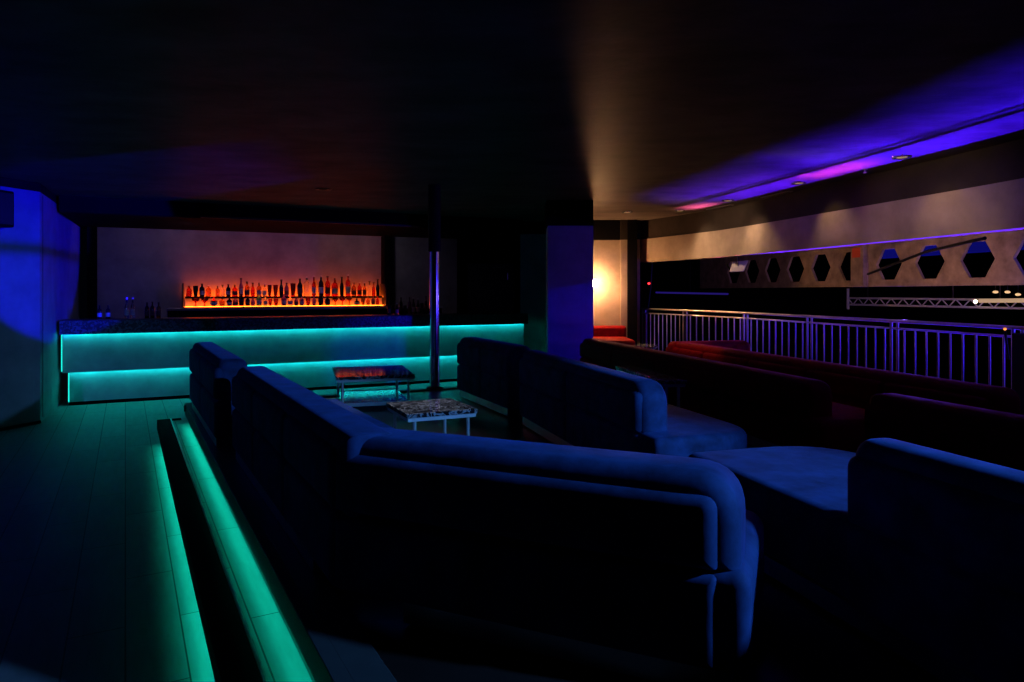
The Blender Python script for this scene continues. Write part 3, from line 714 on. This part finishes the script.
# lighting truss
tr = thing('lighting_truss', 'metal lattice truss hanging in the dark hall under the concrete beam', 'truss', tuple(at_depth(846, 303, 14)))
ta, tb = at_depth(848, 298, 14.5), at_depth(1075, 300.5, 10.2)
tc, td = at_depth(848, 304.5, 14.5), at_depth(1075, 309.5, 10.2)
bm = NB(); tube(bm, [ta, tb], .02, 8); link_mesh('chord', bm, M_TRUSS, tr)
bm = NB(); tube(bm, [tc, td], .02, 8); link_mesh('chord', bm, M_TRUSS, tr)
bm = NB(); n = 16
for k in range(n):
    a0 = ta.lerp(tb, k / n); a1 = tc.lerp(td, (k + .5) / n); a2 = ta.lerp(tb, (k + 1) / n)
    tube(bm, [a0, a1], .011, 6); tube(bm, [a1, a2], .011, 6)
link_mesh('lattice', bm, M_TRUSS, tr)
bm = NB(); tube(bm, [ta + Vector((0, 0, .2)), tc - Vector((0, 0, .1))], .03, 8); link_mesh('end_post', bm, M_TRUSS, tr)
for f_ in (.12, .55):
    q_ = ta.lerp(tb, f_); bm = NB(); tube(bm, [q_, (q_.x, q_.y, 3.0)], .01, 6); link_mesh('hanger', bm, M_DARKMET, tr)
# warm lit bar and lamps in the hall
hl = thing('tube_light', 'long glowing warm tube light in the hall beyond the railing', 'lamp', tuple(at_depth(977, 301, 11.5)))
bm = NB(); tube(bm, [at_depth(980, 300.8, 11.5), at_depth(1080, 300, 9.5)], .035, 10); link_mesh('tube', bm, M_TUBE, hl)
bm = NB(); SOFT[id(bm)] = 60; bmesh.ops.create_uvsphere(bm, u_segments=14, v_segments=8, radius=.028, matrix=Matrix.Translation(at_depth(975.5, 301.5, 11.5))); link_mesh('hot_end', bm, M_TUBEHOT, hl)
bm = NB(); tube(bm, [at_depth(1000, 298, 11.2), at_depth(1000, 279, 11.2)], .008, 6); link_mesh('hanger', bm, M_DARKMET, hl)
for px, py, r, lb in ((995.5, 292, .032, 'small warm lamp above the glowing tube, left one'), (1007.5, 292, .032, 'small warm lamp above the glowing tube, second from left'), (1018, 294.5, .032, 'small warm lamp above the glowing tube, third from left')):
    p = at_depth(px, py, 12.5)
    t = thing('hall_lamp', lb, 'lamp', tuple(p), 'small hall lamps')
    bm = NB(); SOFT[id(bm)] = 60; bmesh.ops.create_uvsphere(bm, u_segments=12, v_segments=8, radius=r, matrix=Matrix.Translation(p) @ Matrix.Diagonal((1.6, 1, .8, 1))); link_mesh('bulb', bm, M_DOT, t)
    bm = NB(); tube(bm, [p + Vector((0, 0, r * .7)), p + Vector((0, 0, .5))], .008, 6); link_mesh('stem', bm, M_DARKMET, t)
p = at_depth(1005, 329, 5.6); t = thing('orange_lamp', 'small orange indicator lamp by the right end of the railing', 'lamp', tuple(p))
bm = NB(); SOFT[id(bm)] = 60; bmesh.ops.create_uvsphere(bm, u_segments=12, v_segments=8, radius=.012, matrix=Matrix.Translation(p)); link_mesh('bulb', bm, M_ORANGE, t)
bm = NB(); tube(bm, [p + Vector((0, 0, -.02)), p + Vector((.03, 0, -.25))], .01, 8); link_mesh('stem', bm, M_DARKMET, t)
# red lamp on a stand
t = thing('lamp_stand', 'thin slanted stand with a small red lamp behind the far railing end', 'lamp stand', tuple(at_depth(645, 320, 13.6)))
bm = NB(); tube(bm, [at_depth(645, 330, 13.6) - Vector((0, 0, 3.84)), at_depth(645, 330, 13.6), at_depth(651, 286, 13.6), at_depth(652, 262, 13.6)], .014, 8); link_mesh('stand', bm, M_DARKMET, t)
bm = NB(); SOFT[id(bm)] = 60; bmesh.ops.create_uvsphere(bm, u_segments=12, v_segments=8, radius=.022, matrix=Matrix.Translation(at_depth(649, 283.5, 13.5))); link_mesh('lamp', bm, M_REDDOT, t)
p0, p1 = at_depth(656, 292.5, 16), at_depth(728, 294, 14.5)
bm = NB(); lt = thing('hanging_light_tube', 'thin dim violet light tube low in the dark hall', 'light tube', tuple(p0)); tube(bm, [p0, p1], .02, 8); link_mesh('tube', bm, M_BLUELINE, lt)
bm = NB(); q_ = p0.lerp(p1, .5); tube(bm, [q_ + Vector((0, 0, .021)), (q_.x, q_.y, 3.0)], .008, 6); link_mesh('hanger', bm, M_DARKMET, lt)
# stage light hanging under the band
p = at_depth(738, 266, 11.2)
t = thing('stage_light', 'pale stage light hanging below the concrete band', 'stage light', tuple(p), 'stage lights')
fr = Frame(p.xy, (.93, -.35)); 
bm = NB(); q = [(-.13, p.z - .10), (.09, p.z - .09), (.16, p.z + .09), (-.08, p.z + .07)]; upright(bm, fr, q, -.1, .1, .012, 2); link_mesh('housing', bm, mat('pale housing', (.55, .5, .45), .5), t)
bm = NB(); c = fr.p(.02, 0, p.z); tube(bm, [fr.p(.0, -.125, p.z), fr.p(0, -.125, p.z + .2), fr.p(0, .125, p.z + .2), fr.p(0, .125, p.z)], .013, 8); link_mesh('yoke', bm, M_DARKMET, t)
bm = NB(); tube(bm, [fr.p(0, 0, p.z + .2), fr.p(0, 0, 2.6)], .015, 8); link_mesh('hanger', bm, M_DARKMET, t)
bm = NB(); tube(bm, [fr.p(-.135, 0, p.z - .01), fr.p(-.16, 0, p.z - .025)], .06, 16); link_mesh('lens', bm, M_BLACK, t)
lb = thing('shadow_pipe', 'added unseen pipe on two uprights outside the near end of the railing', 'pipe', (4.85, 3.2, .4))
bm = NB(); tube(bm, [(4.93, 1.6, 1.785), (4.86, 4.5, 1.785)], .017, 10); link_mesh('pipe', bm, M_DARKMET, lb)  # pipe added out of view to cast a dark bar on the left wall
for q_ in ((4.93, 1.62), (4.86, 4.48)):
    bm = NB(); tube(bm, [(q_[0], q_[1], -2.99), (q_[0], q_[1], 1.77)], .02, 8); link_mesh('upright', bm, M_DARKMET, lb)
bl = thing('painted_blue_glow', 'deep blue glow strip standing in for a blue-lit surface seen through the hexagonal openings', 'light strip', tuple(HB.p(4, .8, 2.2)))
bm = NB(); box(bm, HB, uj - 1.2, uend, .8, .84, 2.20, 2.40); link_mesh('strip', bm, M_BLUEPANEL, bl)  # painted glow in place of a blue-lit surface behind the beam
for k_ in (uj + .6, uend - .6):
    bm = NB(); p_ = HB.p(k_, .82, 2.4); tube(bm, [p_, (p_.x, p_.y, 3.0)], .012, 6); link_mesh('hanger', bm, M_DARKMET, bl)
# low partition at the right end
bm = NB(); box(bm, WORLD, 4.02, 4.25, 5.2, 5.5, .391, 1.27, .01, 2); struct('partition_low', bm, mat('dark blue partition', (.012, .012, .05), .9, spec=.1))

# ------------------------------------------------------------------ lights
def spot(name, loc, target, power, col, size, blend=.5, radius=.05):
    l = bpy.data.lights.new(name, 'SPOT'); l.energy = power; l.color = col; l.spot_size = math.radians(size); l.spot_blend = blend; l.shadow_soft_size = radius
    o = bpy.data.objects.new(name, l); COL.objects.link(o); o.location = loc
    o.rotation_euler = (Vector(target) - Vector(loc)).to_track_quat('-Z', 'Y').to_euler(); return o
spot('key_stage', (4.2, 1.0, 2.85), (-.6, 3.45, .95), 900, (.10, .36, 1.), 44, .5, .08)
spot('column_stage', (9.5, 3.0, 2.85), (.85, 9.9, 1.2), 1700, (.004, .001, 1.), 12, .4, .03)
spot('wall_stage', (9.2, .6, 1.65), (-6.25, 9.1, 2.42), 21000, (.004, .0005, 1.), 10, .12, .03)
for u in (1.6, 4.4):
    q = fb.p(u, .8); spot('bar_wall_fill', (q.x, q.y, 2.68), (q.x - .5, q.y + 1.0, 1.9), 7, (.75, .62, 1.), 150, .5, .1)  # added fill lamps that wash the wall behind the bar
spot('table_fill', (-.9, 5.6, 2.9), (-.95, 5.4, .7), 70, (.92, .96, 1.), 46, .6, .04)  # added fill over the tables, without a fixture
for (x, Y), pw in zip(DOWN, (36, 14, 13, 7, 4, 2)):
    spot('downlight', (x, Y, CEIL - .03), (x + .45, Y - .05, 2.2), pw * 1.9, (1, .60, .32), 78, .9, .04)
spot('band_fill', (1.35, 9.0, 2.72), (3.35, 10.5, 2.36), 215, (1, .64, .38), 44, .9, .08)  # added fill spots that even out the light on the band
spot('band_fill', (1.9, 6.3, 2.72), (4.25, 6.9, 2.36), 74, (1, .64, .42), 56, .9, .08)  # second added fill, for the nearer part of the band
spot('sofa_fill', (1.74, 8.2, 2.9), (2.1, 8.0, .4), 40, (1, .45, .25), 42, .7, .04)  # added fill without a fixture, brightens the red sofa row
spot('hall_warm', (4.6, 8.0, 1.0), (6.0, 10.6, 2.1), 110, (1, .5, .22), 100, 1, .2)
spot('hall_blue', (7.5, 13.0, 1.4), (4.0, 8.0, .9), 900, (.16, .06, 1.), 60, .6, .08)
spot('hall_blue', (8.5, 4.0, 1.5), (3.9, 8.5, .9), 520, (.05, .03, 1.), 60, .6, .08)
spot('truss_fill', (6.0, 5.5, .6), (6.8, 12, 1.4), 240, (.2, .13, 1.), 60, .6, .1)  # added blue fill that brightens the truss
# uplights along the outside of the railing: their beams pass between handrail and band onto the ceiling
def uplight(name, y, power, col, length, spread=36, reach=-.72):
    s = s_of_y(y); p = rw_at(s, .63); q = rw_at(s, reach); d = (rw_at(s - .2) - rw_at(s + .2)).normalized()
    l = bpy.data.lights.new(name, 'AREA'); l.shape = 'RECTANGLE'; l.size = length; l.size_y = .03; l.energy = power; l.color = col; l.spread = math.radians(spread)
    o = bpy.data.objects.new(name, l); COL.objects.link(o); o.location = (p.x, p.y, .2)
    z = -(Vector((q.x, q.y, CEIL)) - Vector(o.location)).normalized(); x = Vector((d.x, d.y, 0)); y_ = z.cross(x).normalized(); x = y_.cross(z)
    o.rotation_euler = Matrix((x, y_, z)).transposed().to_euler()
uplight('balcony_uplight', 4.2, 130, (.03, .004, 1.), 2.6)
uplight('balcony_uplight', 6.7, 112, (.05, .005, 1.), 2.0)
uplight('balcony_uplight', 8.9, 84, (.08, .006, 1.), 2.0)
uplight('balcony_uplight', 7.6, 10, (1., .05, .4), .9, 11, -.55)
uplight('balcony_uplight', 10.7, 8, (1., .12, .4), .6, 12, -.45)

w = bpy.data.worlds.new('dark'); SC.world = w; w.use_nodes = True
w.node_tree.nodes['Background'].inputs['Color'].default_value = (.01, .02, .06, 1); w.node_tree.nodes['Background'].inputs['Strength'].default_value = .02
vs = SC.view_settings; vs.view_transform = 'Standard'; vs.look = 'None'; vs.gamma = 1; vs.exposure = 0; vs.use_curve_mapping = False
cy = SC.cycles; cy.use_denoising = True; cy.max_bounces = 8; cy.sample_clamp_indirect = 4; cy.caustics_reflective = False; cy.caustics_refractive = False
try: cy.use_light_tree = True
except Exception: pass
